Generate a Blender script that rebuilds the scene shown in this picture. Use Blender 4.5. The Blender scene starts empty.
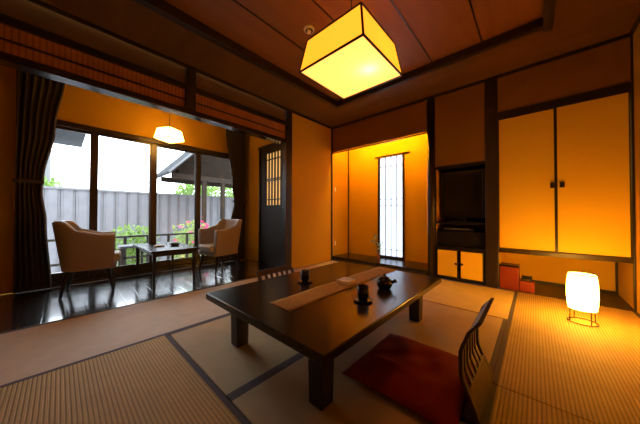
import bpy, math, random
from mathutils import Vector, Matrix
random.seed(7)
R = math.radians
S = bpy.context.scene
COL = S.collection

# ------------------------------------------------------------------ helpers
class MB:
    def __init__(self): self.v = []; self.f = []
    def add(self, vs, fs):
        n = len(self.v); self.v += [tuple(p) for p in vs]; self.f += [tuple(i + n for i in f) for f in fs]; return self
    def box(self, x0, x1, y0, y1, z0, z1):
        v = [(x, y, z) for z in (z0, z1) for y in (y0, y1) for x in (x0, x1)]
        return self.add(v, [(0,2,3,1),(4,5,7,6),(0,1,5,4),(2,6,7,3),(0,4,6,2),(1,3,7,5)])
    def frustum(self, s0, s1, z0, z1, cx=0, cy=0, t0=None, t1=None):
        t0 = t0 or s0; t1 = t1 or s1
        v = [(cx+i*s0, cy+j*t0, z0) for i, j in ((-1,-1),(1,-1),(1,1),(-1,1))] + [(cx+i*s1, cy+j*t1, z1) for i, j in ((-1,-1),(1,-1),(1,1),(-1,1))]
        return self.add(v, [(3,2,1,0),(4,5,6,7),(0,1,5,4),(1,2,6,5),(2,3,7,6),(3,0,4,7)])
    def bar(self, a, b, w, h=None):
        h = h or w
        a = Vector(a); b = Vector(b); d = (b - a).normalized()
        up = Vector((0,0,1)) if abs(d.z) < .95 else Vector((0,1,0))
        s = d.cross(up).normalized() * w/2; u = s.cross(d).normalized() * h/2
        v = [p + i*s + j*u for p in (a, b) for i, j in ((-1,-1),(1,-1),(1,1),(-1,1))]
        return self.add(v, [(0,1,2,3),(7,6,5,4),(0,4,5,1),(1,5,6,2),(2,6,7,3),(3,7,4,0)])
    def tube(self, pts, r, n=8, closed=False):
        pts = [Vector(p) for p in pts]; rs = r if isinstance(r, (list, tuple)) else [r]*len(pts)
        m = len(pts); base = len(self.v); up = None
        for i, p in enumerate(pts):
            if closed: d = pts[(i+1) % m] - pts[i-1]
            else: d = pts[min(i+1, m-1)] - pts[max(i-1, 0)]
            d.normalize()
            if up is None: up = Vector((0,0,1)) if abs(d.z) < .9 else Vector((1,0,0))
            s = d.cross(up).normalized(); u = s.cross(d).normalized(); up = u
            for k in range(n):
                a = 2*math.pi*k/n
                self.v.append(tuple(p + (s*math.cos(a) + u*math.sin(a))*rs[i]))
        for i in range(m if closed else m-1):
            for k in range(n):
                a = base+i*n+k; b = base+i*n+(k+1) % n; j = (i+1) % m
                self.f.append((a, b, base+j*n+(k+1) % n, base+j*n+k))
        if not closed:
            self.f.append(tuple(base+k for k in range(n))[::-1]); self.f.append(tuple(base+(m-1)*n+k for k in range(n)))
        return self
    def lathe(self, prof, n=24, c=(0,0,0)):
        base = len(self.v); m = len(prof)
        for r, z in prof:
            for k in range(n):
                a = 2*math.pi*k/n; self.v.append((c[0]+r*math.cos(a), c[1]+r*math.sin(a), c[2]+z))
        for i in range(m-1):
            for k in range(n):
                self.f.append((base+i*n+k, base+i*n+(k+1) % n, base+(i+1)*n+(k+1) % n, base+(i+1)*n+k))
        if prof[0][0] > 1e-5: self.f.append(tuple(base+k for k in range(n))[::-1])
        if prof[-1][0] > 1e-5: self.f.append(tuple(base+(m-1)*n+k for k in range(n)))
        return self
    def extrude_y(self, poly, y0, y1):
        n = len(poly); v = [(x, y0, z) for x, z in poly] + [(x, y1, z) for x, z in poly]
        f = [tuple(range(n)), tuple(range(2*n-1, n-1, -1))] + [(i, i+n, (i+1) % n+n, (i+1) % n) for i in range(n)]
        return self.add(v, f)
    def extrude_x(self, poly, x0, x1):
        n = len(poly); v = [(x0, y, z) for y, z in poly] + [(x1, y, z) for y, z in poly]
        f = [tuple(range(n))[::-1], tuple(range(n, 2*n))] + [((i+1) % n, (i+1) % n+n, i+n, i) for i in range(n)]
        return self.add(v, f)
    def build(self, name, m, parent=None, bevel=0, smooth=False, sub=0, seg=2, solid=0, loc=None):
        me = bpy.data.meshes.new(name); me.from_pydata(self.v, [], self.f); me.update()
        o = bpy.data.objects.new(name, me); COL.objects.link(o)
        if m: me.materials.append(m)
        if parent: o.parent = parent
        if loc: o.location = loc
        import bmesh
        b = bmesh.new(); b.from_mesh(me); bmesh.ops.recalc_face_normals(b, faces=b.faces); b.to_mesh(me); b.free()
        if solid:
            q = o.modifiers.new('solid', 'SOLIDIFY'); q.thickness = solid; q.offset = 0
        if bevel:
            q = o.modifiers.new('bevel', 'BEVEL'); q.width = bevel; q.segments = seg; q.limit_method = 'ANGLE'; q.angle_limit = R(35)
        if sub:
            q = o.modifiers.new('sub', 'SUBSURF'); q.levels = sub; q.render_levels = sub
        if smooth:
            for p in me.polygons: p.use_smooth = True
        return o

def tag(o, label=None, cat=None, group=None, kind=None):
    if label: o['label'] = label
    if cat: o['category'] = cat
    if group: o['group'] = group
    if kind: o['kind'] = kind
    return o
def thing(name, loc, label, cat, group=None, rz=0, kind=None):
    o = bpy.data.objects.new(name, None); COL.objects.link(o); o.location = loc; o.rotation_euler.z = R(rz)
    o.empty_display_size = .1
    return tag(o, label, cat, group, kind)
def struct(o): o['kind'] = 'structure'; return o
def copy_tree(o, parent=None):
    c = o.copy(); COL.objects.link(c)
    if parent: c.parent = parent
    for ch in [x for x in COL.objects if x.parent == o]: copy_tree(ch, c)
    return c

# ------------------------------------------------------------------ materials
def mat(name, col, rough=.6, metal=0, bump=0, bscale=40, var=0, vscale=6, spec=.5, coat=0):
    m = bpy.data.materials.new(name); m.use_nodes = True; nt = m.node_tree; N = nt.nodes; L = nt.links
    b = N['Principled BSDF']; b.inputs['Base Color'].default_value = (*col, 1)
    b.inputs['Roughness'].default_value = rough; b.inputs['Metallic'].default_value = metal
    b.inputs['Specular IOR Level'].default_value = spec
    if coat: b.inputs['Coat Weight'].default_value = coat; b.inputs['Coat Roughness'].default_value = .08
    tc = N.new('ShaderNodeTexCoord')
    if var:
        nz = N.new('ShaderNodeTexNoise'); nz.inputs['Scale'].default_value = vscale; nz.inputs['Detail'].default_value = 5
        L.new(tc.outputs['Object'], nz.inputs['Vector'])
        mx = N.new('ShaderNodeMix'); mx.data_type = 'RGBA'; mx.blend_type = 'MIX'
        mx.inputs['A'].default_value = (*[c*(1-var) for c in col], 1); mx.inputs['B'].default_value = (*[min(1, c*(1+var)) for c in col], 1)
        L.new(nz.outputs['Fac'], mx.inputs['Factor']); L.new(mx.outputs['Result'], b.inputs['Base Color'])
    if bump:
        n2 = N.new('ShaderNodeTexNoise'); n2.inputs['Scale'].default_value = bscale; n2.inputs['Detail'].default_value = 4
        L.new(tc.outputs['Object'], n2.inputs['Vector'])
        bp = N.new('ShaderNodeBump'); bp.inputs['Strength'].default_value = bump; bp.inputs['Distance'].default_value = .01
        L.new(n2.outputs['Fac'], bp.inputs['Height']); L.new(bp.outputs['Normal'], b.inputs['Normal'])
    return m

def striped(name, col, dark, axis, period, rough=.7, bump=.4, sharp=.5, grain=.15):
    """ridges at a fixed period across one axis; axis = the axis the pattern varies along"""
    m = bpy.data.materials.new(name); m.use_nodes = True; nt = m.node_tree; N = nt.nodes; L = nt.links
    b = N['Principled BSDF']; b.inputs['Roughness'].default_value = rough
    g = N.new('ShaderNodeNewGeometry'); sp = N.new('ShaderNodeSeparateXYZ'); L.new(g.outputs['Position'], sp.inputs[0])
    mu = N.new('ShaderNodeMath'); mu.operation = 'MULTIPLY'; mu.inputs[1].default_value = 2*math.pi/period; L.new(sp.outputs[axis], mu.inputs[0])
    sn = N.new('ShaderNodeMath'); sn.operation = 'SINE'; L.new(mu.outputs[0], sn.inputs[0])
    mr = N.new('ShaderNodeMapRange'); mr.inputs['From Min'].default_value = -1; mr.inputs['From Max'].default_value = -1+2*sharp
    L.new(sn.outputs[0], mr.inputs['Value'])
    mx = N.new('ShaderNodeMix'); mx.data_type = 'RGBA'; mx.inputs['A'].default_value = (*dark, 1); mx.inputs['B'].default_value = (*col, 1)
    L.new(mr.outputs[0], mx.inputs['Factor'])
    nz = N.new('ShaderNodeTexNoise'); nz.inputs['Scale'].default_value = 9; nz.inputs['Detail'].default_value = 6; L.new(g.outputs['Position'], nz.inputs['Vector'])
    m2 = N.new('ShaderNodeMix'); m2.data_type = 'RGBA'; m2.blend_type = 'MULTIPLY'; m2.inputs['Factor'].default_value = 1
    r2 = N.new('ShaderNodeMapRange'); r2.inputs['To Min'].default_value = 1-grain; r2.inputs['To Max'].default_value = 1+grain; L.new(nz.outputs['Fac'], r2.inputs['Value'])
    L.new(mx.outputs['Result'], m2.inputs['A']); L.new(r2.outputs[0], m2.inputs['B']); L.new(m2.outputs['Result'], b.inputs['Base Color'])
    bp = N.new('ShaderNodeBump'); bp.inputs['Strength'].default_value = bump; bp.inputs['Distance'].default_value = .004
    L.new(mr.outputs[0], bp.inputs['Height']); L.new(bp.outputs['Normal'], b.inputs['Normal'])
    return m

def wood(name, c1, c2, axis='Y', rough=.35, scale=3, bump=.1, coat=0):
    m = bpy.data.materials.new(name); m.use_nodes = True; nt = m.node_tree; N = nt.nodes; L = nt.links
    b = N['Principled BSDF']; b.inputs['Roughness'].default_value = rough
    if coat: b.inputs['Coat Weight'].default_value = coat; b.inputs['Coat Roughness'].default_value = .12
    tc = N.new('ShaderNodeTexCoord'); mp = N.new('ShaderNodeMapping')
    sc = {'X': (.12,1,1), 'Y': (1,.12,1), 'Z': (1,1,.12)}[axis]; mp.inputs['Scale'].default_value = [s*scale*6 for s in sc]
    nz = N.new('ShaderNodeTexNoise'); nz.inputs['Scale'].default_value = 1; nz.inputs['Detail'].default_value = 8; nz.inputs['Distortion'].default_value = .6
    L.new(tc.outputs['Object'], mp.inputs[0]); L.new(mp.outputs[0], nz.inputs['Vector'])
    rp = N.new('ShaderNodeMapRange'); rp.inputs['From Min'].default_value = .3; rp.inputs['From Max'].default_value = .7; L.new(nz.outputs['Fac'], rp.inputs['Value'])
    mx = N.new('ShaderNodeMix'); mx.data_type = 'RGBA'; mx.inputs['A'].default_value = (*c1, 1); mx.inputs['B'].default_value = (*c2, 1)
    L.new(rp.outputs[0], mx.inputs['Factor']); L.new(mx.outputs['Result'], b.inputs['Base Color'])
    bp = N.new('ShaderNodeBump'); bp.inputs['Strength'].default_value = bump; bp.inputs['Distance'].default_value = .003
    L.new(rp.outputs[0], bp.inputs['Height']); L.new(bp.outputs['Normal'], b.inputs['Normal'])
    return m

def paper_lamp(name, col, strength, trans=(.9,.8,.6)):
    m = bpy.data.materials.new(name); m.use_nodes = True; nt = m.node_tree; N = nt.nodes; L = nt.links
    N.remove(N['Principled BSDF']); out = N['Material Output']
    e = N.new('ShaderNodeEmission'); e.inputs[0].default_value = (*col, 1); e.inputs[1].default_value = strength
    t = N.new('ShaderNodeBsdfTranslucent'); t.inputs[0].default_value = (*trans, 1)
    a = N.new('ShaderNodeAddShader'); L.new(e.outputs[0], a.inputs[0]); L.new(t.outputs[0], a.inputs[1]); L.new(a.outputs[0], out.inputs[0])
    return m

def translucent(name, col, mix=.5, rough=.8):
    m = bpy.data.materials.new(name); m.use_nodes = True; nt = m.node_tree; N = nt.nodes; L = nt.links
    b = N['Principled BSDF']; b.inputs['Base Color'].default_value = (*col, 1); b.inputs['Roughness'].default_value = rough
    t = N.new('ShaderNodeBsdfTranslucent'); t.inputs[0].default_value = (*col, 1)
    x = N.new('ShaderNodeMixShader'); x.inputs[0].default_value = mix
    L.new(b.outputs[0], x.inputs[1]); L.new(t.outputs[0], x.inputs[2]); L.new(x.outputs[0], N['Material Output'].inputs[0])
    return m

def glass_mat(name):
    m = bpy.data.materials.new(name); m.use_nodes = True; nt = m.node_tree; N = nt.nodes; L = nt.links
    N.remove(N['Principled BSDF'])
    t = N.new('ShaderNodeBsdfTransparent'); t.inputs[0].default_value = (.95,.97,.98,1)
    g = N.new('ShaderNodeBsdfGlossy'); g.inputs['Roughness'].default_value = .02
    fr = N.new('ShaderNodeFresnel'); fr.inputs[0].default_value = 1.45
    x = N.new('ShaderNodeMixShader'); L.new(fr.outputs[0], x.inputs[0]); L.new(t.outputs[0], x.inputs[1]); L.new(g.outputs[0], x.inputs[2])
    L.new(x.outputs[0], N['Material Output'].inputs[0]); return m

M = {}
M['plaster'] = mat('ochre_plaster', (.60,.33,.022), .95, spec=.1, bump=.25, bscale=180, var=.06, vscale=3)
M['plaster_darker'] = mat('darker_plaster', (.30,.145,.015), .95, spec=.1, bump=.25, bscale=180, var=.06, vscale=3)  # darker tone of the plaster, for the upper back wall panels
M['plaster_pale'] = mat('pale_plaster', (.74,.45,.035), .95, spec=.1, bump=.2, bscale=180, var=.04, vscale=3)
M['ceil_low'] = wood('ceiling_board_plain', (.14,.066,.012), (.18,.085,.016), 'X', .55, 1.2, .03)
M['ceil_board'] = wood('ceiling_cedar_board', (.23,.085,.010), (.30,.115,.016), 'Y', .5, 1.5, .03)
M['dark'] = wood('dark_stained_wood', (.018,.010,.006), (.035,.020,.011), 'Z', .38, 3, .08)
M['darkY'] = wood('dark_stained_beam', (.020,.012,.008), (.038,.022,.013), 'Y', .3, 3, .06)
M['darkX'] = wood('dark_stained_rail', (.020,.012,.007), (.038,.022,.012), 'X', .38, 3, .06)
M['kamoi'] = wood('polished_lintel', (.022,.014,.009), (.04,.025,.015), 'Y', .22, 3, .0, coat=.4)
M['lacquer'] = wood('black_brown_lacquer', (.012,.007,.004), (.022,.012,.007), 'Y', .27, 2, .0, coat=.0)
M['dark_leg'] = mat('dark_lacquered_leg', (.014,.009,.006), .35)
M['tatamiY'] = striped('tatami_ribs_along_y', (.52,.355,.09), (.31,.20,.045), 'X', .0165, bump=.5, sharp=.55)
M['tatamiX'] = striped('tatami_ribs_along_x', (.52,.355,.09), (.31,.20,.045), 'Y', .0165, bump=.5, sharp=.55)
M['tatami_fine'] = striped('tatami_fine_weave_y', (.52,.40,.20), (.44,.33,.155), 'Y', .0125, bump=.25, sharp=.5)
M['tatami_daylit'] = striped('tatami_plain_weave_daylit', (.64,.53,.38), (.59,.48,.34), 'X', .006, bump=.1, sharp=.5)  # plain weave, with veranda daylight put into a paler, less orange colour
M['tatami_fineX'] = striped('tatami_fine_weave_x', (.60,.46,.25), (.46,.34,.17), 'X', .0125, bump=.25, sharp=.5)
M['tatami_lit'] = striped('tatami_fine_weave_lit', (.70,.53,.16), (.62,.46,.13), 'X', .0125, bump=.2, sharp=.5)  # lantern light and sheen painted in as a lighter tatami colour
M['heri'] = mat('mat_border_cloth', (.10,.082,.082), .85, bump=.2, bscale=300)
M['heri_brown'] = mat('mat_border_brown_cloth', (.30,.17,.07), .85)
M['cream'] = mat('cream_door_paper', (.96,.62,.03), .6, spec=.2, bump=.05, bscale=120)
M['black'] = mat('black_plastic', (.01,.01,.011), .35)
M['screen'] = mat('television_screen', (.006,.006,.008), .12)
M['metal_dark'] = mat('dark_bronze', (.10,.06,.035), .3, .9)
M['silver'] = mat('silver_metal', (.6,.6,.62), .25, 1)
M['red_fabric'] = mat('red_brown_cushion_cloth', (.22,.018,.007), .85, spec=.2, bump=.3, bscale=90, var=.15, vscale=12)
M['red_box'] = mat('red_lacquer', (.24,.028,.008), .4)
M['leather'] = mat('tan_leatherette', (.36,.30,.25), .5, bump=.12, bscale=120)
M['leather_seat'] = mat('pale_tan_leatherette', (.55,.50,.45), .5, bump=.1, bscale=120)
M['curtain'] = mat('brown_curtain_cloth', (.085,.064,.055), .9, bump=.2, bscale=200)
M['glass'] = glass_mat('window_glass')
M['frost'] = translucent('frosted_pane', (.62,.65,.70), .8)
M['frame'] = wood('window_frame_wood', (.030,.020,.014), (.05,.033,.022), 'Z', .3, 3, .04)
M['runner'] = mat('table_runner_cloth', (.46,.27,.045), .8, spec=.2, bump=.3, bscale=250, var=.25, vscale=30)
M['white_paper'] = mat('white_card', (.85,.76,.55), .6)
M['cup'] = mat('black_glazed_ceramic', (.012,.012,.013), .22)
M['saucer'] = mat('dark_saucer', (.03,.028,.026), .18)
M['white_plastic'] = mat('white_plastic', (.8,.78,.72), .4)
M['vase'] = mat('pinkish_vase', (.42,.20,.13), .45)
M['twig'] = mat('brown_twig', (.12,.07,.03), .8)
M['leaf'] = translucent('green_leaf', (.20,.32,.07), .45, .5)
M['leaf_dark'] = translucent('deep_green_leaf', (.10,.24,.06), .4, .5)
M['leaf_pale'] = translucent('pale_green_leaf', (.34,.44,.14), .5, .5)
M['pink'] = translucent('pink_petal', (.75,.08,.28), .3, .6)
M['fence'] = mat('weathered_grey_board', (.165,.163,.178), .9, spec=.1, var=.2, vscale=5, bump=.1, bscale=60)
M['ext_wood'] = mat('weathered_brown_timber', (.028,.020,.015), .85, spec=.1, var=.2, vscale=8)
M['rail'] = mat('black_brown_timber', (.03,.024,.020), .6)
M['roof'] = mat('grey_roof_sheet', (.030,.032,.036), .8, spec=.05)
M['soffit'] = mat('brown_soffit_board', (.016,.011,.008), .9, spec=.05, var=.2, vscale=7)
M['fascia'] = mat('pale_fascia_paint', (.14,.14,.145), .6)
M['gravel'] = mat('pale_gravel', (.55,.52,.50), .9, bump=.6, bscale=60, var=.25, vscale=60)
M['deck'] = striped('deck_boards', (.34,.30,.28), (.06,.05,.05), 'Y', .12, .7, .3, .2)
M['engawa'] = striped('engawa_planks', (.04,.026,.017), (.004,.003,.002), 'Y', .135, .2, .16, .06, .35)
_n = M['engawa'].node_tree; _n.links.new([q for q in _n.nodes if q.type == 'BUMP'][0].outputs[0], _n.nodes['Principled BSDF'].inputs['Coat Normal'])
_e = M['engawa'].node_tree.nodes['Principled BSDF']; _e.inputs['Coat Weight'].default_value = 1; _e.inputs['Coat Roughness'].default_value = .09; _e.inputs['Coat IOR'].default_value = 3.2; _e.inputs['IOR'].default_value = 2.2
M['transom'] = striped('woven_transom_slats', (.40,.15,.035), (.26,.09,.02), 'Y', .035, .6, .2, .5, .4)

OR = (1.0,.40,.04)
# ------------------------------------------------------------------ dimensions
W = 3.64; YB = -4.7; ZC = 2.60; ZU = 2.665; XW = -1.40; YE = -1.06
# ------------------------------------------------------------------ room shell
struct(MB().box(-.0, W+.1, YB, .72, -.2, -.05).build('floor', M['dark']))
struct(MB().box(XW-.02, -.022, YB, .0, -.12, -.004).build('floor', M['engawa']))
struct(MB().box(-.022, 0, YB, 0, -.12, -.001).build('trim_1', M['darkY'], bevel=.003))
# tatami mats
mats = [
 ('tatamiY_l', (.0,.93,-2.05,-.005), 'tatami_daylit', 'daylit tatami mat along the dark plank floor, running into the far left corner'),
 ('x', (.0,.93,-4.1,-2.05), 'tatami_daylit', 'daylit tatami mat along the dark plank floor, nearest the camera'),
 ('x', (.93,2.77,-1.03,-.005), 'tatami_lit', 'tatami mat running crosswise before the alcove and the television niche'),
 ('x', (.93,1.85,-3.04,-1.03), 'tatami_fine', 'tatami mat under the near left half of the low black table'),
 ('x', (1.85,2.77,-3.04,-1.03), 'tatami_fine', 'tatami mat under the red cushion and the right half of the table'),
 ('x', (.93,2.77,-3.97,-3.04), 'tatamiX', 'heavily ribbed tatami mat at the bottom left of the view, in front of the table'),
 ('x', (2.77,3.64,-2.05,-.005), 'tatamiY', 'ribbed tatami mat carrying the glowing paper lantern'),
 ('x', (2.77,3.64,-4.1,-2.05), 'tatamiY', 'ribbed tatami mat at the bottom right corner of the view'),
]
for k, (_, (x0,x1,y0,y1), mm, lab) in enumerate(mats):
    t = thing('tatami_mat', ((x0+x1)/2, (y0+y1)/2, -.05), lab, 'tatami mat', 'tatami mats covering the floor')
    hx, hy = (x1-x0)/2, (y1-y0)/2; g = .001
    bw = .028
    along_y = hy > hx
    if along_y:
        MB().box(-hx+bw, hx-bw, -hy+.004, hy-.004, 0, .05).build('mat_body', M[mm], t)
        for s in (-1, 1):
            xa, xb = sorted((s*(hx-g), s*(hx-bw)))
            hm = 'heri_brown' if False else 'heri'
            MB().box(xa, xb, -hy+.004, hy-.004, 0, .0505).build('border', M[hm], t)
    else:
        MB().box(-hx+g, hx-g, -hy+bw, hy-bw, 0, .05).build('mat_body', M[mm], t)
        for s in (-1, 1):
            ya, yb = sorted((s*(hy-g), s*(hy-bw)))
            hm = 'heri_brown' if (k == 2) else 'heri'
            if k == 2 and s == -1: ya, yb = -hy+g, -hy+.012
            if k == 2: pass
            MB().box(-hx+g, hx-g, ya, yb, 0, .051).build('border', M[hm], t)
        if k == 2: MB().box(-hx+g, hx-g, -hy+.012, -hy+bw, 0, .05).build('mat_edge', M[mm], t)

# walls
wl = MB(); wl.box(-.06, 0, YE+.01, .55, 0, ZC)                       # solid part right of the engawa opening
struct(wl.build('wall_left', M['plaster']))
struct(MB().box(-.06, -.02, YB, YE, 2.39, ZC).build('wall_over_transom', mat('shaded_plaster', (.15,.07,.010), .95, spec=.1, bump=.2, bscale=180)))  # wall band too lit otherwise: shade put into the plaster colour
struct(MB().box(-.5, W+.5, YB-.1, YB, -.1, ZU+.1).build('wall_front', M['plaster']))
wr = MB().box(W, W+.1, YB, .74, -.1, ZU)
struct(wr.build('wall_right', M['plaster']))
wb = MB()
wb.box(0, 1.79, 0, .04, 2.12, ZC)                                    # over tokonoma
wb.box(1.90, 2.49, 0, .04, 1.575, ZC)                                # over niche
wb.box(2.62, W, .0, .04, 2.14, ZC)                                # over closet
struct(wb.build('wall_back', M['plaster_darker']))
# tokonoma interior
zt = .085; yt = .55
wt = MB(); x0, x1, z0, z1 = .74, 1.19, zt, 1.985
wt.box(0, x0, yt, yt+.06, 0, ZC); wt.box(x1, 1.9, yt, yt+.06, 0, ZC); wt.box(x0, x1, yt, yt+.06, z1, ZC); wt.box(x0, x1, yt, yt+.06, 0, z0)
wt.box(1.84, 1.86, .06, yt, 0, ZC)
wt.box(0, 1.84, .04, yt, 2.35, 2.40)
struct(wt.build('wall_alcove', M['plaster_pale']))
struct(MB().box(0.0, 1.84, .0, yt, 0, zt).build('trim_2', M['lacquer'], bevel=.004))
# ceiling
c = MB()
fx0, fx1, fy0, fy1 = .62, 3.06, -3.9, -.67
c.box(-.0, fx0, YB, .0, ZC, ZC+.05); c.box(fx1, W, YB, 0, ZC, ZC+.05); c.box(fx0, fx1, fy1, 0, ZC, ZC+.05); c.box(fx0, fx1, YB, fy0, ZC, ZC+.05)
struct(c.build('ceiling', M['ceil_low']))
xs = [fx0, 1.115, 1.60, 2.08, 2.56, fx1]
for i in range(5):
    pass
cu = MB()
for i in range(5): cu.box(xs[i]+.003, xs[i+1]-.003, fy0, fy1, ZU, ZU+.03)
cu.box(fx0-.1, fx1+.1, fy0-.1, fy1+.1, ZU+.03, ZU+.06)
struct(cu.build('ceiling', M['ceil_board']))
sm = MB()
for x in xs[1:-1]: sm.box(x-.006, x+.006, fy0, fy1, ZU-.006, ZU+.01)
struct(sm.build('trim_3', M['darkY']))
fr = MB()
fr.box(fx0-.01, fx0+.06, fy0, fy1+.03, ZC-.025, ZU); fr.box(fx1-.045, fx1+.02, fy0, fy1+.05, ZC-.04, ZU)
fr.box(fx0-.01, fx1+.02, fy1-.035, fy1+.02, ZC-.02, ZU); fr.box(fx0, fx1, fy0-.02, fy0+.05, ZC-.02, ZU)
struct(fr.build('trim_4', M['darkY'], bevel=.004))
tr = MB()
tr.box(0, W, -.022, 0, ZC-.03, ZC); tr.box(0, .022, YB, 0, ZC-.03, ZC); tr.box(W-.022, W, YB, 0, ZC-.03, ZC)
struct(tr.build('trim_5', M['darkX']))
# engawa shell
e = MB()
e.box(XW-.1, XW+.0, YB, -3.92, 0, ZC); e.box(XW-.1, XW, -3.92, YE, 2.04, ZC); e.box(XW-.1, XW, -1.19, YE+.06, 0, 2.04)
struct(e.build('wall_garden', M['plaster']))
struct(MB().box(XW-.1, -.06, YB, .0, ZC, ZC+.05).build('ceiling', M['ceil_low']))
e = MB(); e.box(XW, -.89, YE, YE+.06, 0, ZC); e.box(-.89, -.06, YE, YE+.06, 2.14, ZC)
struct(e.build('wall_veranda_end', M['plaster']))
hb = MB(); hb.box(XW-.1, -.06, -.02, .06, -.1, ZC); hb.box(XW-.1, XW, YE+.06, 0, -.1, ZC)
struct(hb.build('wall_hall', M['plaster']))
struct(MB().box(XW-.1, .0, YB-.1, YB, -.1, ZC+.05).build('wall_veranda_front', M['plaster']))
# posts and beams
struct(MB().box(-.09, .008, YE-.105, YE+.02, -.004, ZC).build('trim_6', M['dark'], bevel=.004))
struct(MB().box(-.06, .006, -2.64, -2.53, 2.10, ZC-.02).build('trim_7', M['dark'], bevel=.003))
struct(MB().box(-.13, .004, YB, YE-.105, 2.045, 2.105).build('trim_8', M['kamoi'], bevel=.004))
struct(MB().box(-.06, .004, YB, YE-.105, 2.325, 2.39).build('trim_9', M['darkY'], bevel=.003))
struct(MB().box(.0, .018, -.03, -.0, 0, ZC-.03).build('trim_10', M['dark']))
# tokonoma post, lintel bar, niche post, right post
struct(MB().tube([(1.845,.03,0),(1.845,.03,ZC-.03)], .058, 20).build('trim_11', M['dark'], smooth=True))
struct(MB().box(2.49, 2.62, -.012, .10, 0, ZC-.03).build('trim_12', M['dark'], bevel=.004))
struct(MB().box(3.626, W, -.014, .03, 0, ZC-.03).build('trim_13', M['dark'], bevel=.003))
struct(MB().box(.018, 1.79, -.004, .018, 2.085, 2.10).build('trim_14', M['dark']))
struct(MB().box(.0, 1.79, -.01, .03, 0, .045).build('trim_15', M['dark'], bevel=.003))
struct(MB().box(.0, .02, yt-.02, yt, zt, 2.35).build('trim_16', M['dark']))

# alcove slit window
w = thing('window_1', (0, yt, 0), None, None); struct(w)
f = MB()
f.box(x0-.035, x0, -.015, .03, z0, z1+.0); f.box(x1, x1+.035, -.015, .03, z0, z1); f.box(x0, x1, -.015, .03, z0, z0+.04)
f.build('window_frame', M['dark'], w)
MB().box(x0, x1, .02, .028, z0+.04, z1).build('pane', M['frost'], w)
l = MB()
for k in (1,2,3): xx = x0+(x1-x0)*k/4; l.box(xx-.007, xx+.007, .002, .016, z0+.04, z1)
for z in (1.06, 1.18, .24): l.box(x0, x1, .0, .012, z, z+.010)
l.box(x0, x1, .0, .012, 1.80, 1.808)
l.build('lattice', M['dark'], w)
rodx = thing('bamboo_rod', (.99, yt-.025, 2.0), 'thin bamboo rod fixed across the top of the tall slit window in the alcove', 'rod')
MB().tube([(-.34,0,0),(.34,0,.0)], .011, 10).build('rod', M['ext_wood'], rodx, smooth=True)
for s in (-1,1): MB().box(s*.3-.008, s*.3+.008, 0, .025, -.01, .01).build('bracket', M['metal_dark'], rodx)

# hidden alcove tube lamp behind the lintel
al = thing('tube_lamp', (.9, .10, 2.30), 'long warm tube lamp mounted behind the lintel of the alcove', 'lamp')
MB().box(-.8,.8,-.03,.03,.02,.05).build('housing', M['white_plastic'], al)
MB().tube([(-.78,0,0),(.78,0,0)], .014, 10).build('tube', paper_lamp('tube_glow', (1,.50,.03), 75), al, smooth=True)

# vase with twig
vz = thing('vase', (.93, .14, zt), 'slim pinkish brown vase holding a leafy twig on the alcove floor', 'vase')
MB().lathe([(.0,0),(.026,0),(.030,.03),(.028,.09),(.020,.13),(.016,.15),(.021,.165),(.017,.165),(.012,.14)], 20).build('vase_body', M['vase'], vz, smooth=True)
tw = MB()
paths = [[(0,0,.14),(-.02,0,.26),(-.06,.01,.36),(-.09,.01,.47)], [(0,0,.14),(.01,.01,.24),(.0,.01,.33),(-.02,.0,.42)], [(-.03,0,.28),(-.09,-.01,.33),(-.14,-.01,.36)], [(0,.0,.22),(.05,0,.28),(.07,0,.33)]]
for p in paths: tw.tube(p, .0035, 6)
stem = tw.build('twig', M['twig'], vz)
lf = MB()
def leaf(mb, p, d, s, wdt=.45):
    p = Vector(p); d = Vector(d).normalized(); n = Vector((random.uniform(-1,1), random.uniform(-1,1), random.uniform(-1,1)))
    sd = d.cross(n).normalized()*s*wdt; mb.add([p, p+d*s*.5+sd, p+d*s, p+d*s*.5-sd], [(0,1,2,3)])
for p in paths:
    for i in range(1, len(p)):
        for k in range(4):
            a = Vector(p[i-1]).lerp(Vector(p[i]), random.random())
            leaf(lf, a, (random.uniform(-1,1), random.uniform(-1,.6), random.uniform(-.2,1)), random.uniform(.035,.06))
lf.build('leaves', M['leaf_pale'], vz)

# wall outlets in the alcove
for z, nm in ((1.40,'upper of the two small white wall plates on the left side of the alcove'),(.33,'lower of the two small white wall plates on the left side of the alcove')):
    o = thing('wall_plate', (.0, .10, z), nm, 'wall plate', 'wall plates in the alcove')
    MB().box(.0,.008,-.018,.018,-.04,.04).build('plate', M['white_plastic'], o, bevel=.002)

# ------------------------------------------------------------------ television niche
for nb in ((1.9, 2.5, .55, .6), (1.87, 1.90, .06, .55), (2.491, 2.51, .1, .55)):
    struct(MB().box(*nb, 0, 1.6).build('wall_niche', M['plaster']))
struct(MB().box(1.87, 2.51, .04, .6, 1.6, 1.65).build('wall_niche', M['plaster']))
cab = thing('niche_cabinet', (2.195, 0, 0), 'dark built-in cabinet filling the niche beside the alcove, with two small cream doors below', 'cabinet')
b = MB()
b.box(-.291,.291,.0,.5,0,.035); b.box(-.291,.291,.0,.5,.425,.46); b.box(-.291,-.272,.0,.5,.035,.425); b.box(.272,.291,.0,.5,.035,.425)
b.box(-.27,.27,.48,.5,.035,.425)
b.box(-.291,.291,.06,.5,.46,.66)
b.box(-.291,.291,.02,.5,.765,.79)
b.box(-.291,.291,.45,.5,.79,1.53)
b.box(-.291,.291,.0,.5,1.545,1.575)
b.build('cabinet_body', mat('blackened_wood', (.009,.006,.004), .5, spec=.3), cab, bevel=.003)
MB().box(-.291,.291,-.004,.004,1.535,1.548).build('edge_strip', M['ext_wood'], cab)
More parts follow.
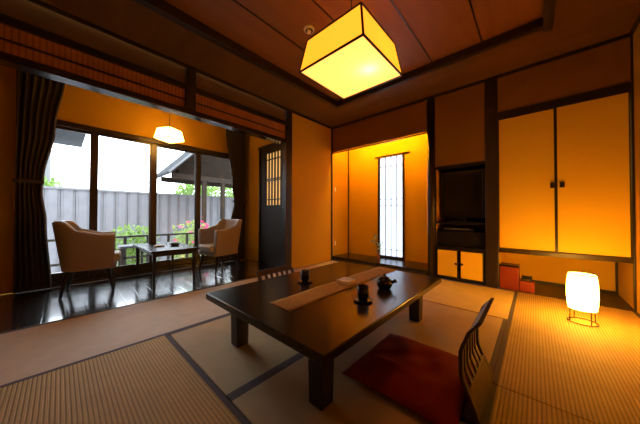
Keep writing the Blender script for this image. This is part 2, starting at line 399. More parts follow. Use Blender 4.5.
for s in (-1,1):
    d = MB().box(min(s*.012,s*.27), max(s*.012,s*.27), -.006,.014,.04,.42).build('cabinet_door', M['darkX'], cab)
    MB().box(min(s*.024,s*.262), max(s*.024,s*.262), -.010,-.004,.055,.405).build('door_panel', M['cream'], d)
    MB().lathe([(0,-.0),(.017,0),(.017,.008),(.008,.014),(0,.014)],12).build('pull', M['metal_dark'], d)
    pl = [x for x in COL.objects if x.parent == d and x.name.startswith('pull')][0]
    pl.rotation_euler = (R(90),0,0); pl.location = (s*.034,-.010,.235)
tv = thing('television', (2.20, .16, .79), 'black television standing in the dark niche', 'television')
MB().box(-.268,.262,0,.05,.055,.72).build('housing', M['black'], tv, bevel=.008)
MB().box(-.235,.235,-.004,.002,.085,.70).build('screen', M['screen'], tv)
MB().box(-.05,.05,.01,.04,.012,.07).build('neck', M['black'], tv)
MB().box(-.16,.16,-.06,.1,0,.012).build('base', M['black'], tv, bevel=.003)
dv = thing('disc_player', (2.16, .20, .66), 'flat black disc player with a shiny front on the shelf under the television', 'disc player')
MB().box(-.19,.19,-.10,.14,.004,.05).build('case', M['black'], dv, bevel=.003)
MB().box(-.17,.14,-.103,-.099,.034,.044).build('front_strip', M['silver'], dv)
for sx in (-1,1): MB().box(sx*.15-.01, sx*.15+.01, -.06,-.04,0,.004).build('foot', M['black'], dv)

# ------------------------------------------------------------------ closet
cl = thing('wall_closet', (3.12, 0, 0), 'raised wall closet with two large glowing cream sliding doors', 'closet')
MB().box(-.50,.505,-.012,.08,2.065,2.14).build('top_rail', M['darkX'], cl, bevel=.003)
MB().box(-.50,.505,-.012,.08,.44,.49).build('bottom_rail', M['darkX'], cl, bevel=.003)
MB().box(-.50,.5,.08,.66,.46,.49).build('closet_floor', M['darkX'], cl)
MB().box(-.50,.5,.1,.66,2.05,2.10).build('closet_ceiling', M['darkX'], cl)
for s in (-1,1):
    y = 0.012 if s < 0 else .0
    xa, xb = (-.50,.022) if s < 0 else (-.012,.50)
    d = MB(); d.box(xa,xb,y+.004,y+.022,.49,2.065)
    d = d.build('sliding_door', M['darkX'], cl, bevel=.002)
    pa = xa+.010 if s<0 else xa+.024; pb = xb-.034 if s<0 else xb-.010
    MB().box(pa,pb,y,y+.006,.497,2.05).build('door_panel', M['cream'], d)
    h = MB(); hx = -.026 if s < 0 else .046
    h.box(hx-.019,hx+.019,-.012,y+.004,1.185,1.245); h.box(hx-.012,hx+.012,-.018,-.010,1.232,1.246); h.box(hx-.008,hx+.008,-.020,-.010,1.186,1.200)
    h.build('handle', M['metal_dark'], d, bevel=.003)
# open space below the closet
struct(MB().box(2.60, W+.1, .70, .74, 0, ZC).build('wall_closet_back', M['plaster']))
struct(MB().box(1.8, W+.1, .04, .74, ZC, ZC+.05).build('ceiling', M['ceil_low']))
u = MB(); u.box(2.62, W, .66, .70, 0, .46); u.box(2.60, 2.625, .09, .66, 0, .46)
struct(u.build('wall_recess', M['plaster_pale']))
struct(MB().box(2.62, W, .0, .66, -.05, .0).build('trim_17', M['darkX']))
struct(MB().box(W-.02, W, .64, .66, 0, .46).build('trim_18', M['dark']))
struct(MB().box(2.62, 3.62, .645, .66, 0, .03).build('baseboard_recess', M['darkX']))
# red boxes
t = thing('lacquer_box', (2.715, .14, 0), 'taller red lacquer box with a dark lid beside the wide post', 'box')
MB().box(-.09,.09,-.09,.09,0,.265).build('box_body', M['red_box'], t, bevel=.004)
MB().box(-.093,.093,-.093,.093,.265,.285).build('lid', M['lacquer'], t, bevel=.004)
t = thing('lacquer_box', (2.875, .12, 0), 'low red lacquer box standing beside the taller red one', 'box')
MB().box(-.066,.066,-.08,.08,0,.12).build('box_body', M['red_box'], t, bevel=.004)
t = thing('telephone', (2.875, .12, .12), 'small dark telephone resting on the low red box', 'telephone')
MB().frustum(.05,.045,0,.028).build('base', M['black'], t, bevel=.004)
MB().tube([(-.045,0,.048),(-.03,0,.043),(.03,0,.043),(.045,0,.048)],[.014,.009,.009,.014],10).build('handset', M['black'], t, smooth=True)
MB().box(.0,.02,-.051,-.045,.01,.022).build('display', M['silver'], t)
MB().box(-.02,.02,-.01,.01,.026,.036).build('cradle', M['black'], t)

# ------------------------------------------------------------------ lantern on the floor
ln = thing('floor_lantern', (3.235, -.675, 0), 'glowing white paper lantern in a wire stand on the tatami', 'lantern')
prof = [(.083,.115),(.089,.16),(.092,.22),(.092,.28),(.089,.34),(.082,.40)]
sh = MB(); n = 28
sh.lathe(prof, n)
sh.f = [q for q in sh.f if len(q) == 4]
sh.build('paper_shade', paper_lamp('lantern_paper_glow', (1.0,.46,.055), 30), ln, smooth=True)
rg = MB()
for r, z in ((.086,.008),(.084,.112)): rg.tube([(r*math.cos(a*math.pi/16), r*math.sin(a*math.pi/16), z) for a in range(32)], .004, 6, True)
for k in range(4):
    a = k*math.pi/2+.5; rg.tube([(.086*math.cos(a), .086*math.sin(a), .008), (.084*math.cos(a), .084*math.sin(a), .112)], .0035, 6)
rg.tube([(-.084,0,.112),(.084,0,.112)], .0035, 6)
rg.build('wire_stand', M['metal_dark'], ln)
MB().tube([(.083*math.cos(a*math.pi/16), .083*math.sin(a*math.pi/16), .402) for a in range(32)], .004, 6, True).build('top_ring', M['metal_dark'], ln)
MB().lathe([(0,.114),(.02,.116),(.022,.15),(.014,.17),(.014,.19),(.0,.19)],14).build('bulb_holder', M['white_plastic'], ln)
MB().lathe([(0,.19),(.016,.2),(.03,.235),(.028,.26),(.0,.285)],16).build('bulb', paper_lamp('lantern_bulb_glow', (1,.5,.1), 40), ln, smooth=True)

# ------------------------------------------------------------------ low table
T = thing('low_table', (1.82, -2.155, .001), 'long low black lacquered table in the middle of the tatami room', 'table')
hx, hy = .535, .765
M['lacquer_top'] = wood('table_lacquer', (.010,.006,.003), (.018,.010,.006), 'Y', .24, 2, .0); M['lacquer_top'].node_tree.nodes['Principled BSDF'].inputs['Specular IOR Level'].default_value = .38
MB().box(-hx,hx,-hy,hy,  .308,.35).build('tabletop', M['lacquer_top'], T, bevel=.006, seg=3)
ap = MB(); a_, b_ = .42, .66
ap.box(-a_,a_,-b_-.012,-b_+.012,.25,.308); ap.box(-a_,a_,b_-.012,b_+.012,.25,.308); ap.box(-a_-.012,-a_+.012,-b_,b_,.25,.308); ap.box(a_-.012,a_+.012,-b_,b_,.25,.308)
# legs
for sx in (-1,1):
    for sy in (-1,1):
        cx, cy = sx*.375, sy*.60
        MB().frustum(.042,.047,0,.308,cx,cy).build('leg', M['dark_leg'], T, bevel=.006)
TZ = .351
ap2 = MB()
ap2.box(-.33,.33,-.612,-.588,.262,.308); ap2.box(-.33,.33,.588,.612,.262,.308); ap2.box(-.387,-.363,-.555,.555,.262,.308); ap2.box(.363,.387,-.555,.555,.262,.308)
ap2.build('apron', M['dark_leg'], T)
# runner
ru = MB(); nx, ny = 6, 60
vs = []; fs = []
for j in range(ny+1):
    for i in range(nx+1):
        x = 1.755+ (1.945-1.755)*i/nx + .004*math.sin(j*.25); y = -2.735+(1.36)*j/ny
        vs.append((x, y, TZ+.0022+.0012*math.sin(j*.7+i)*math.sin(i*1.3)))
for j in range(ny):
    for i in range(nx): a = j*(nx+1)+i; fs.append((a,a+1,a+nx+2,a+nx+1))
o = ru.add(vs,fs).build('table_runner', M['runner'], smooth=True, solid=.0015); tag(o, 'narrow brown gold cloth runner laid along the low black table', 'table runner')
# small box on runner
t = thing('tissue_box', (1.86, -2.09, TZ+.0055), 'small white card box lying on the brown table runner', 'box', rz=4)
MB().box(-.055,.055,-.055,.055,0,.03).build('box_body', M['white_paper'], t, bevel=.003)
MB().box(-.03,.03,-.01,.01,.03,.036).build('sheet', M['white_plastic'], t, bevel=.002)
# teacups
def cup(x, y, lab, saucer=True, h=.08, r=.032):
    z = TZ
    if saucer:
        s = thing('saucer', (x, y, TZ), lab.replace('cup', 'saucer under the cup'), 'saucer', 'saucers on the low table')
        s['label'] = 'dark round saucer under the ' + lab
        MB().lathe([(0,0),(.03,0),(.058,.008),(.060,.012),(.054,.011),(.03,.006),(0,.006)], 28).build('dish', M['saucer'], s, smooth=True)
        z += .006
    t = thing('teacup', (x, y, z), lab, 'cup', 'tea cups on the low table')
    MB().lathe([(0,0),(r*.72,0),(r*.75,.006),(r*.95,.02),(r,h*.5),(r,h),(r*.9,h),(r*.88,.02),(0,.012)], 28).build('cup_body', M['cup'], t, smooth=True)
cup(1.585,-2.27,'tall black cup at the left edge of the low table', r=.034, h=.085)
cup(2.15,-2.315,'tall black cup near the right edge of the low table', r=.036, h=.085)
# teapot
t = thing('teapot', (2.135, -2.00, TZ), 'round black side-handled teapot beyond the right-hand cup', 'teapot', rz=20)
MB().lathe([(0,0),(.035,0),(.048,.012),(.056,.035),(.054,.058),(.042,.074),(.03,.078),(0,.078)], 28).build('pot_body', M['cup'], t, smooth=True)
MB().lathe([(.034,.078),(.03,.086),(.012,.091),(.008,.096),(.011,.104),(.0,.108)], 20).build('lid', M['cup'], t, smooth=True)
MB().tube([(.045,0,.045),(.068,.0,.058),(.082,.0,.066)],[.011,.012,.015],12).build('handle', M['cup'], t, smooth=True)
MB().tube([(0,.045,.04),(0,.075,.055),(0,.09,.075)],[.014,.010,.007],10).build('spout', M['cup'], t, smooth=True)

# ------------------------------------------------------------------ floor chairs (legless)
prof_b = [(.05,.012),(.04,.06),(.012,.13),(-.016,.20),(-.016,.30),(.012,.385),(.055,.445)]   # x offset, z
def interp(pr, z):
    for (x0,z0),(x1,z1) in zip(pr, pr[1:]):
        if z <= z1: t = (z-z0)/(z1-z0); t = t*t*(3-2*t)*.4+t*.6; return x0+(x1-x0)*t
    return pr[-1][0]
def floor_chair(loc, rz, label):
    t = thing('floor_chair', loc, label, 'floor chair', 'legless floor chairs at the low table', rz=rz)
    MB().box(-.36,.05,-.19,.19,.0,.022).build('seat', M['ext_wood'], t, bevel=.006)
    zs = [.012+.433*i/16 for i in range(17)]
    def strip(mb, y0, y1, z0, z1, th=.012, shrink=0):
        zz = [z0+(z1-z0)*i/14 for i in range(15)]
        poly = [(interp(prof_b, z)+th/2, z) for z in zz]+[(interp(prof_b, z)-th/2, z) for z in reversed(zz)]
        mb.extrude_y(poly, y0, y1)
    for s in (-1,1):
        m = MB(); ya, yb = sorted((s*.205, s*.172)); strip(m, ya, yb, .012, .42, .016); m.build('side_rail', M['chairwood'], t, bevel=.003)
    for k in range(5):
        y = -.12+.06*k; m = MB(); strip(m, y-.013, y+.013, .13, .42, .010); m.build('slat', M['chairwood'], t, bevel=.002)
    m = MB(); strip(m, -.20,.20,.41,.445,.017); m.build('top_rail', M['chairwood'], t, bevel=.006)
    m = MB(); strip(m, -.172,.172,.02,.14,.014); m.build('lower_rail', M['chairwood'], t, bevel=.003)
    return t
M['chairwood'] = wood('chair_plywood', (.04,.025,.013), (.075,.045,.024), 'Z', .35, 3, .02)
floor_chair((2.725,-2.235,0), 0, 'slatted dark wooden floor chair behind the red cushion')
t = floor_chair((1.17,-2.22,0), 180, 'slatted floor chair across the table, only its back showing beyond the table edge')
t.scale = (1,1,.86)

# red cushion
cu = MB(); n = 40; top = []; 
def cz(u, v):
    e = max(0,(1-abs(u)**3.5))*max(0,(1-abs(v)**3.5))
    w = .006*math.sin(9*(u+.6*v)+2)*math.exp(-((v-.2)**2)*2)+.006*math.sin(7*u-9*v)*(1-u*u)
    an = math.atan2(v+.35, u+.95)
    rd = math.hypot(v+.35, u+.95)
    cr = .011*(abs(math.cos(4.5*an+.4))**10)*min(1, rd/.5)*max(0, 1-rd/2.0)
    return .058*e**.55 + (w*.6+cr)*e
vs = []; fs = []
for j in range(n+1):
    for i in range(n+1):
        u = -1+2*i/n; v = -1+2*j/n
        k = 1-.045*(1-v*v)*abs(u)**6; k2 = 1-.045*(1-u*u)*abs(v)**6
        vs.append((u*.272*k, v*.285*k2, .012+cz(u,v)))
for j in range(n+1):
    for i in range(n+1):
        x, y, z = vs[j*(n+1)+i]; vs.append((x, y, 0 if 0<i<n and 0<j<n else .004))
q = (n+1)**2
for j in range(n):
    for i in range(n):
        a = j*(n+1)+i; fs.append((a,a+1,a+n+2,a+n+1)); fs.append((q+a,q+a+n+1,q+a+n+2,q+a+1))
for i in range(n):
    for a, b in ((i,i+1),(n*(n+1)+i+1,n*(n+1)+i),((i+1)*(n+1),i*(n+1)),(i*(n+1)+n,(i+1)*(n+1)+n)): fs.append((a,q+a,q+b,b))
o = cu.add(vs,fs).build('floor_cushion', M['red_fabric'], smooth=True, loc=(2.445,-2.275,.024)); tag(o, 'large square red floor cushion beside the low table', 'cushion')

# ------------------------------------------------------------------ pendant lamps
def pendant(loc, rz, s0, s1, h, ztop, label, mside, mbot, bulb):
    t = thing('pendant_lamp', loc, label, 'pendant lamp', rz=rz)
    sd = MB(); sd.frustum(s0, s1, 0, h); sd.f = sd.f[2:]      # four sides
    sd.build('shade_side', mside, t)
    MB().add([(-s0,-s0,.003),(s0,-s0,.003),(s0,s0,.003),(-s0,s0,.003)], [(0,1,2,3)]).build('shade_bottom', mbot, t)
    MB().add([(-s1,-s1,h-.003),(s1,-s1,h-.003),(s1,s1,h-.003),(-s1,s1,h-.003)], [(0,1,2,3)]).build('shade_top', mside, t)
    f = MB(); c0 = [(-s0,-s0,0),(s0,-s0,0),(s0,s0,0),(-s0,s0,0)]; c1 = [(-s1,-s1,h),(s1,-s1,h),(s1,s1,h),(-s1,s1,h)]
    w = .009*s0/.275+.002
    for i in range(4):
        f.bar(c0[i], c0[(i+1)%4], w); f.bar(c1[i], c1[(i+1)%4], w); f.bar(c0[i], c1[i], w)
    f.build('frame', M['metal_dark'] if s0 < .2 else M['dark'], t)
    MB().tube([(0,0,h),(0,0,ztop-loc[2]-.01)], .004, 8).build('cord', M['black'], t)
    MB().lathe([(0,0),(.05,0),(.05,.02),(.03,.035),(0,.035)],20,(0,0,ztop-loc[2]-.035)).build('ceiling_cap', M['black'], t, smooth=False)
    MB().lathe([(0,-.05),(.02,-.045),(.035,-.015),(.032,.01),(.016,.035),(0,.04)],16,bulb).build('bulb', paper_lamp('bulb_glow_'+label.split()[0], (1,.62,.2), 30 if s0>.2 else 30), t, smooth=True)
    return t
pendant((1.885,-2.06,2.0), 0, .288, .245, .25, ZU, 'large square paper pendant lamp hanging over the low table',
    paper_lamp('pendant_side_glow', (1,.33,.018), 1.75, (.16,.05,.004)), paper_lamp('pendant_bottom_glow', (1,.42,.11), 1.6, (.9,.55,.3)), (.13,.05,.085))
pendant((-.875,-2.56,1.94), 28, .132, .105, .15, ZC, 'small square paper pendant lamp hanging over the veranda table',
    paper_lamp('small_pendant_side_glow', (1,.48,.08), 11), paper_lamp('small_pendant_bottom_glow', (1,.48,.08), 11), (0,0,.07))

# smoke detector
t = thing('smoke_detector', (1.362,-2.01,ZU), 'round white smoke detector on the ceiling beside the large pendant lamp', 'smoke detector')
MB().lathe([(0,-.034),(.018,-.034),(.022,-.02),(.045,-.018),(.052,-.006),(.052,0),(0,0)],28).build('detector_body', M['white_plastic'], t, smooth=False)
MB().lathe([(.024,-.0215),(.036,-.0205),(.036,-.018),(.024,-.018)],24).build('sensor_ring', M['ext_wood'], t)

# ------------------------------------------------------------------ transoms
for y0, y1, lab in ((YB,-2.64,'longer woven slat transom panel over the veranda opening, left of the short post'),(-2.53,YE-.105,'shorter woven slat transom panel over the veranda opening, right of the short post')):
    t = thing('transom_panel', (-.03,(y0+y1)/2,2.105), lab, 'transom', 'transom panels over the veranda opening')
    h = (y1-y0)/2
    MB().box(-.006,.006,-h,h,0,.22).build('woven_panel', M['transom'], t)
    MB().box(-.012,.016,-h,h,.097,.113).build('middle_rail', M['darkY'], t)

# ------------------------------------------------------------------ veranda lattice door
d = thing('door_1', (-.475, YE-.005, 0), None, None); struct(d)
f = MB(); f.box(-.415,-.37,-.02,.06,0,2.14); f.box(.37,.415,-.02,.06,0,2.14); f.box(-.43,.415,-.03,.06,2.10,2.15)
f.build('door_frame', M['dark'], d, bevel=.003)
lx0, lx1, lz0, lz1 = -.215, .215, 1.06, 2.0
f = MB(); f.box(-.37,lx0,0,.04,0,2.10); f.box(lx1,.37,0,.04,0,2.10); f.box(lx0,lx1,0,.04,0,lz0); f.box(lx0,lx1,0,.04,lz1,2.10)
lp = f.build('door_leaf', mat('dark_door_leaf', (.022,.018,.016), .5), d)
MB().box(lx0,lx1,.028,.032,lz0,lz1).build('paper_pane', paper_lamp('door_paper_glow', (1,.52,.17), .75, (.3,.3,.25)), d)  # emission in the paper stands in for hall light behind the door
g = MB()
for k in range(0,6): xx = lx0+(lx1-lx0)*(k)/5; g.box(xx-.012,xx+.012,.0,.022,lz0,lz1)
for z in (1.16,1.50,1.53,1.88): g.box(lx0,lx1,-.003,.018,z-.009,z+.009)
g.build('lattice', M['dark'], d)
MB().box(.30,.33,-.012,.0,.92,1.04).build('pull', M['metal_dark'], d, bevel=.002)

# ------------------------------------------------------------------ veranda windows
ws = MB(); ws.box(XW-.08, XW+.035, -3.92, -1.19, 0, .055); ws.box(XW-.08, XW+.03, -3.92, -1.19, 1.985, 2.05)
ws.box(XW-.08,XW+.02,-1.23,-1.19,.055,1.985); ws.box(XW-.08,XW+.02,-3.92,-3.885,.055,1.985)
struct(ws.build('trim_19', M['frame'], bevel=.003))
edges = [-3.89,-3.295,-2.625,-1.96,-1.22]; ov = [0,.036,.046,.033,0]
for i in range(4):
    y0, y1 = edges[i]-ov[i], edges[i+1]+ov[i+1]
    xo = XW-.02 if i % 2 else XW-.055
    w = thing('window_%d' % (i+2), (xo, (y0+y1)/2, .055), None, None); struct(w)
    h = (y1-y0)/2; f = MB(); sw = .066 if i != 1 and i != 2 else .08
    f.box(-.014,.014,-h,-h+sw,0,1.93); f.box(-.014,.014,h-sw,h,0,1.93); f.box(-.014,.014,-h+sw,h-sw,0,.10); f.box(-.014,.014,-h+sw,h-sw,1.90,1.93)
    f.build('sash', M['frame'], w, bevel=.002)
    MB().box(-.003,.003,-h+sw,h-sw,.10,1.90).build('glass', M['glass'], w)
    if i == 0: MB().box(.014,.024,h-.05,h-.03,1.0,1.1).build('latch', M['black'], w)

# ------------------------------------------------------------------ curtains
def curtain(x, top, edge, label, seed):
    ny, nz = 90, 40; mb = MB(); vs = []; fs = []
    for j in range(nz+1):
        z = .02+(top-.02)*j/nz; y0, y1 = edge(z); wdt = y1-y0
        for i in range(ny+1):
            u = i/ny; ph = 2*math.pi*6.5*u+seed+.4*math.sin(z*1.5)
            am = .03*(1+.3*math.sin(u*7+seed))
            vs.append((x+am*math.sin(ph), y0+wdt*u+.006*math.sin(ph*2), z))
    for j in range(nz):
        for i in range(ny): a = j*(ny+1)+i; fs.append((a,a+1,a+ny+2,a+ny+1))
    t = thing('curtain', (0,0,0), label, 'curtain', 'brown curtains at the veranda window')
    mb.add(vs,fs).build('cloth', M['curtain'], t, smooth=True, solid=.004)
    return t
def lerpz(pts, z):
    for (z0,a,b),(z1,c,d_) in zip(pts, pts[1:]):
        if z <= z1: k = (z-z0)/(z1-z0); k = k*k*(3-2*k); return a+(c-a)*k, b+(d_-b)*k
    return pts[-1][1:]
L1 = [(0,-3.93,-3.65),(.8,-3.93,-3.70),(1.15,-3.93,-3.735),(1.3,-3.93,-3.725),(1.9,-3.93,-3.64),(2.55,-3.93,-3.56)]
R1 = [(0,-1.44,-1.13),(.8,-1.42,-1.13),(1.12,-1.36,-1.13),(1.4,-1.40,-1.13),(2.55,-1.56,-1.12)]
tc = curtain(XW+.12, 2.53, lambda z: lerpz(L1,z), 'dark brown curtain bunched at the left end of the veranda window', 0)
tc2 = curtain(XW+.12, 2.53, lambda z: lerpz(R1,z), 'dark brown curtain bunched at the right end of the veranda window', 2)
MB().box(XW+.085,XW+.155,-3.94,-3.72,1.235,1.275).build('tieback', M['curtain'], tc, bevel=.005)
MB().box(XW+.085,XW+.155,-1.38,-1.12,1.12,1.16).build('tieback', M['curtain'], tc2, bevel=.005)
t = thing('curtain_rail', (XW+.12,-2.6,2.56), 'long curtain rail at the top of the veranda window wall', 'curtain rail')
MB().tube([(0,-1.5,0),(0,1.5,0)],.014,12).build('rail', M['metal_dark'], t, smooth=True)
for y in (-1.4,0,1.4): MB().box(-.12,.0,y-.01,y+.01,-.008,.008).build('bracket', M['metal_dark'], t)

# ------------------------------------------------------------------ veranda furniture
t = thing('side_table', (-.89,-2.60,0), 'small dark wooden table between the two tan tub chairs', 'table')
MB().box(-.52,.52,-.27,.27,.425,.45).build('tabletop', M['lacquer'], t, bevel=.005)
MB().box(-.44,.44,-.21,.21,.37,.425).build('apron', M['dark_leg'], t)
for sx in (-1,1):
    for sy in (-1,1): MB().frustum(.013,.02,0,.42,sx*.45,sy*.225).build('leg', M['dark_leg'], t, bevel=.003)
t = thing('ashtray', (-.80,-2.50,.45), 'small dark green dish on the veranda table', 'dish')
MB().lathe([(0,0),(.04,0),(.062,.018),(.06,.036),(.05,.036),(.045,.012),(0,.010)],24).build('dish_body', mat('dark_green_ceramic',(.05,.09,.05),.25), t, smooth=True)
t = thing('folded_cloth', (-.83,-2.68,.45), 'small pale folded cloth on the left half of the veranda table', 'cloth')
MB().box(-.05,.05,-.05,.05,0,.018).build('cloth', M['white_paper'], t, bevel=.006)

def tub_chair(loc, rz, label):
    # faces +y locally
    t = thing('tub_chair', loc, label, 'armchair', 'tan tub chairs on the veranda', rz=rz)
    # U shaped shell: left arm, back, right arm
    path = []; w, dth, r = .24, .215, .11
    path.append((-w, dth)); path.append((-w, .08))
    for k in range(0,7): a = math.pi + k*(math.pi/2)/6; path.append((-w+r+r*math.cos(a), -dth+r+r*math.sin(a)))
    for k in range(0,7): a = 1.5*math.pi + k*(math.pi/2)/6; path.append((w-r+r*math.cos(a), -dth+r+r*math.sin(a)))
    path.append((w, .08)); path.append((w, dth))
    # resample with outward lean and height
    m = len(path); vs = []; fs = []
    def htop(y, x):
        k = min(1, max(0, (-y-.05)/.14)); k = k*k*(3-2*k); return .665+.15*k
    for i, (x, y) in enumerate(path):
        if i == 0 : d = Vector((path[1][0]-x, path[1][1]-y,0))
        elif i == m-1: d = Vector((x-path[-2][0], y-path[-2][1],0))
        else: d = Vector((path[i+1][0]-path[i-1][0], path[i+1][1]-path[i-1][1],0))
        d.normalize(); nrm = Vector((d.y,-d.x,0))  # outward
        h = htop(y, x)
        back = min(1,max(0,(-y)/.2))
        for off, z, ln in ((.0,.27,0),(.0,h-.02,1),(-.02,h,1),(-.05,h,1),(-.07,h-.02,1),(-.07,.27,0)):
            lean = (.02+.035*back)*ln*(h-.27)/.4
            vs.append((x*.94+nrm.x*(off+lean), y+nrm.y*(off+lean), z))
    for i in range(m-1):
        for k in range(6): a = i*6+k; b = i*6+(k+1)%6; fs.append((a,b,b+6,a+6))
    fs.append(tuple(range(6))[::-1]); fs.append(tuple((m-1)*6+k for k in range(6)))
    MB().add(vs,fs).build('shell', M['leather'], t, bevel=.008, smooth=True)
    MB().box(-.22,.22,-.19,.235,.27,.33).build('seat_base', M['leather'], t, bevel=.02)
    MB().box(-.162,.162,-.14,.27,.33,.43).build('seat_cushion', M['leather_seat'], t, bevel=.03, seg=4, smooth=True)
    for sx in (-1,1):
        for sy in (-1,1):
            a = Vector((sx*.18, sy*.16, .275)); b = Vector((sx*.21, sy*.21, 0))
            MB().tube([a, a.lerp(b,.5), b], [.024,.02,.013], 10).build('leg', M['dark_leg'], t, smooth=True)
    return t
tub_chair((-.90,-3.345,0), -8, 'tan tub chair at the left of the veranda, seen from its side')
tub_chair((-.76,-1.88,0), 190, 'tan tub chair at the right of the veranda, open side towards the table')

# ------------------------------------------------------------------ garden
struct(MB().box(-14, XW-.1, -12, 12, -.6, -.45).build('ground', M['gravel']))
o = MB().box(-2.55, XW-.1, -5, .6, -.10, -.03).build('garden_deck', M['deck']); struct(o)
FX = -5.2
fn = thing('board_fence', (FX, -1, -.45), 'tall weathered grey board fence closing off the garden', 'fence')
b = MB(); top = 1.95
y = -7
while y < 6:
    b.box(-.012, .006, y, y+.255, 0, top-.03); b.box(.006, .024, y+.06, y+.205, 0, top-.03); y += .245
b.build('boards', M['fence'], fn)
MB().box(-.04,.05,-7,6.1,top-.03,top+.02).build('cap_rail', M['fence'], fn)
for k in range(6): MB().box(-.10,-.02,-6.6+2.5*k,-6.5+2.5*k,0,top-.05).build('post', M['fence'], fn)

rl = thing('deck_railing', (-2.5,0,-.03), 'low black-brown timber railing along the deck', 'railing')
MB().box(-.03,.03,-4.6,-.9,.50,.535).build('top_rail', M['rail'], rl)
MB().box(-.02,.02,-4.6,-.9,.12,.155).build('lower_rail', M['rail'], rl)
y = -4.5
for k in range(11): MB().box(-.02,.02,y+.34*k-.02,y+.34*k+.02,0,.50).build('post', M['rail'], rl)
bn = thing('deck_stool', (-2.1,-2.78,-.03), 'low grey wooden stool on the deck behind the left tub chair', 'stool')
MB().box(-.15,.15,-.16,.16,.36,.40).build('seat', M['fence'], bn, bevel=.004)
for sx in (-1,1):
    for sy in (-1,1): MB().box(sx*.12-.015,sx*.12+.015,sy*.13-.015,sy*.13+.015,0,.36).build('leg', M['rail'], bn)

def bush(name, loc, rad, n, size, mats_, label, cat='shrub', trunk=.0, flowers=0, group=None):
    t = thing(name, loc, label, cat, group)
    mb = MB()
    for k in range(n):
        a = random.uniform(0, 2*math.pi); cz_ = random.uniform(-1,1); rr = random.random()**.4
        s = math.sqrt(1-cz_*cz_)
        bump_ = 1+.18*math.sin(3*a+loc[1])*math.cos(4*cz_)
        p = (rad[0]*rr*s*math.cos(a)*bump_, rad[1]*rr*s*math.sin(a)*bump_, trunk+rad[2]*(1+rr*cz_))
        leaf(mb, p, (random.uniform(-1,1), random.uniform(-1,1), random.uniform(-.5,1)), size*random.uniform(.7,1.3), .35)
    mb.build('foliage', mats_, t)
    st = MB()
    for k in range(5):
        a = k*1.256; st.tube([(0,0,0),(rad[0]*.2*math.cos(a),rad[1]*.2*math.sin(a),trunk+rad[2]*.5),(rad[0]*.6*math.cos(a),rad[1]*.6*math.sin(a),trunk+rad[2]*1.3)], [.02*rad[2]*1.6+.01,.012+.01*rad[2],.006], 6)
    st.build('stem' if trunk < .5 else 'trunk', M['twig'], t)
    if flowers:
        for k in range(flowers):
            a = random.uniform(-1.3,1.3); e_ = random.uniform(-.3,1.2)
            c_ = Vector((rad[0]*math.cos(a)*math.cos(e_), rad[1]*math.sin(a)*math.cos(e_), trunk+rad[2]*(1+math.sin(e_))))*1.0
            fl = MB()
            for q in range(5): leaf(fl, c_, (math.cos(q*1.257)+.3, math.sin(q*1.257), .5), .065, .5)
            fl.build('flower', M['pink'], t)
    return t
bush('azalea_bush', (-3.35,-1.36,-.45), (.42,.50,.60), 1500, .075, M['leaf_pale'], 'rounded azalea bush with pink flowers behind the deck railing', flowers=26)
bush('leafy_shrub', (-3.4,-2.56,-.45), (.40,.54,.56), 1500, .075, M['leaf'], 'low green shrub behind the railing, between the left chair and the table')
bush('leafy_shrub', (-7.0,-3.85,-.45), (.5,.36,.62), 900, .12, M['leaf'], 'green treetop just showing over the fence by the left curtain', trunk=1.1)
bush('garden_tree', (-7.4,.15,-.45), (1.0,.75,1.0), 2200, .13, M['leaf'], 'green tree over the fence, left of the pavilion roof', 'tree', trunk=.9)
bush('garden_tree', (-8.6,2.3,-.45), (1.1,1.2,1.2), 2200, .14, M['leaf'], 'green tree seen through the pavilion posts', 'tree', trunk=.8)
# neighbouring roof
nr = thing('neighbour_house', (-8.0,-5.0,-.45), 'neighbouring house eave showing above the fence at the upper left window corner', 'house')
MB().extrude_y([(-1.5,0),(.2,0),(.2,3.9),(-1.5,3.9)], -2,1.2).build('wall', M['fascia'], nr)
MB().extrude_y([(-1.9,3.9),(.5,3.9),(.5,4.05),(-.6,5.0),(-1.9,4.05)], -2.2,1.95).build('roof', M['roof'], nr)
MB().box(.19,.22,.2,.8,1.6,2.6).build('window', M['rail'], nr)

# pavilion
pv = thing('garden_pavilion', (-4.0,-1.0,-.45), 'open timber pavilion with a sloping gable roof at the right of the garden', 'pavilion')
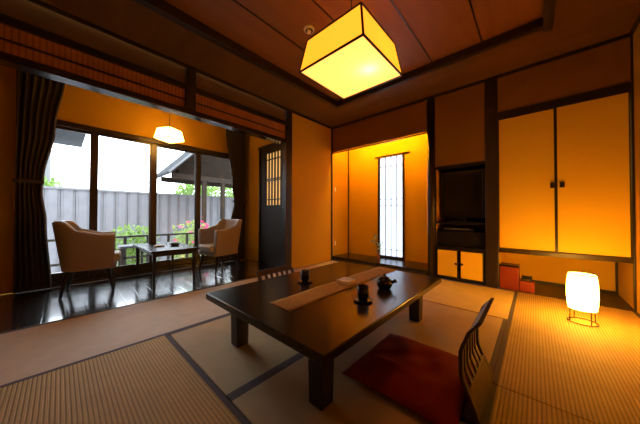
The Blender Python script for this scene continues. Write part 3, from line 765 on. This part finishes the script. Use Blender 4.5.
# gable facing the house: triangle from y=-1.7 up
zb = 2.42
MB().extrude_x([(-.70,zb),(3.2,zb),(3.2,zb+.02),(1.25,zb+2.0)], -.02,.02).build('gable_boards', M['soffit'], pv)
rf = MB()
rf.extrude_x([(-.82,zb-.10),(-.82,zb-.02),(1.25,zb+2.20),(1.25,zb+2.09)], -1.1,.45)
rf.extrude_x([(3.3,zb-.10),(3.3,zb-.02),(1.25,zb+2.20),(1.25,zb+2.09)], -1.1,.45)
rf.build('roof', M['roof'], pv)
MB().bar((.46,-.84,zb-.05),(.46,1.25,zb+2.15),.02,.04).build('barge_board', M['fascia'], pv)
b = MB(); b.box(-.06,.06,-.65,3.2,zb-.14,zb); b.box(-1.0,-.9,-.65,3.2,zb-.14,zb)
b.build('beam', M['ext_wood'], pv)
b = MB(); b.box(-1,.0,.1,3.2,zb-.0,zb+.02); b.build('inner_ceiling', M['soffit'], pv)
for yy in (.16,.70,1.9):
    MB().box(-.05,.05,yy-.05,yy+.05,0,zb-.14).build('post', M['ext_wood'], pv)
MB().box(-.02,.02,-.55,-.51,zb-.14,zb+.1).build('strut', M['fascia'], pv)

# ------------------------------------------------------------------ world and lights
wd = bpy.data.worlds.new('World'); S.world = wd; wd.use_nodes = True
bg = wd.node_tree.nodes['Background']; bg.inputs[0].default_value = (.84,.92,1.0,1); bg.inputs[1].default_value = 9
# daylight portal in the veranda window opening (guides sky sampling only)
pl = bpy.data.lights.new('window_portal', 'AREA'); pl.shape = 'RECTANGLE'; pl.size = 1.9; pl.size_y = 2.8; pl.cycles.is_portal = True
po = bpy.data.objects.new('window_portal', pl); COL.objects.link(po); po.location = (XW-.09,-2.62,1.02); po.rotation_euler = (0,R(-90),0)

# ------------------------------------------------------------------ camera
cam = bpy.data.cameras.new('camera'); co = bpy.data.objects.new('camera', cam); COL.objects.link(co)
F = 236.587; cam.sensor_width = 36; cam.lens = 36*F/640; cam.clip_start = .02
yaw, pi_, ro = R(42.242), R(.754), R(.147)
fw = Vector((-math.sin(yaw)*math.cos(pi_), math.cos(yaw)*math.cos(pi_), math.sin(pi_)))
rt = Vector((math.cos(yaw), math.sin(yaw), 0)); up = rt.cross(fw)
r2 = rt*math.cos(ro)+up*math.sin(ro); u2 = -rt*math.sin(ro)+up*math.cos(ro)
mt = Matrix((r2, u2, -fw)).transposed().to_4x4(); mt.translation = Vector((2.949,-3.596,.884))
co.matrix_world = mt; S.camera = co
S.view_settings.view_transform = 'Standard'; S.view_settings.look = 'None'; S.view_settings.exposure = 0; S.view_settings.gamma = 1
S.view_settings.use_curve_mapping = False
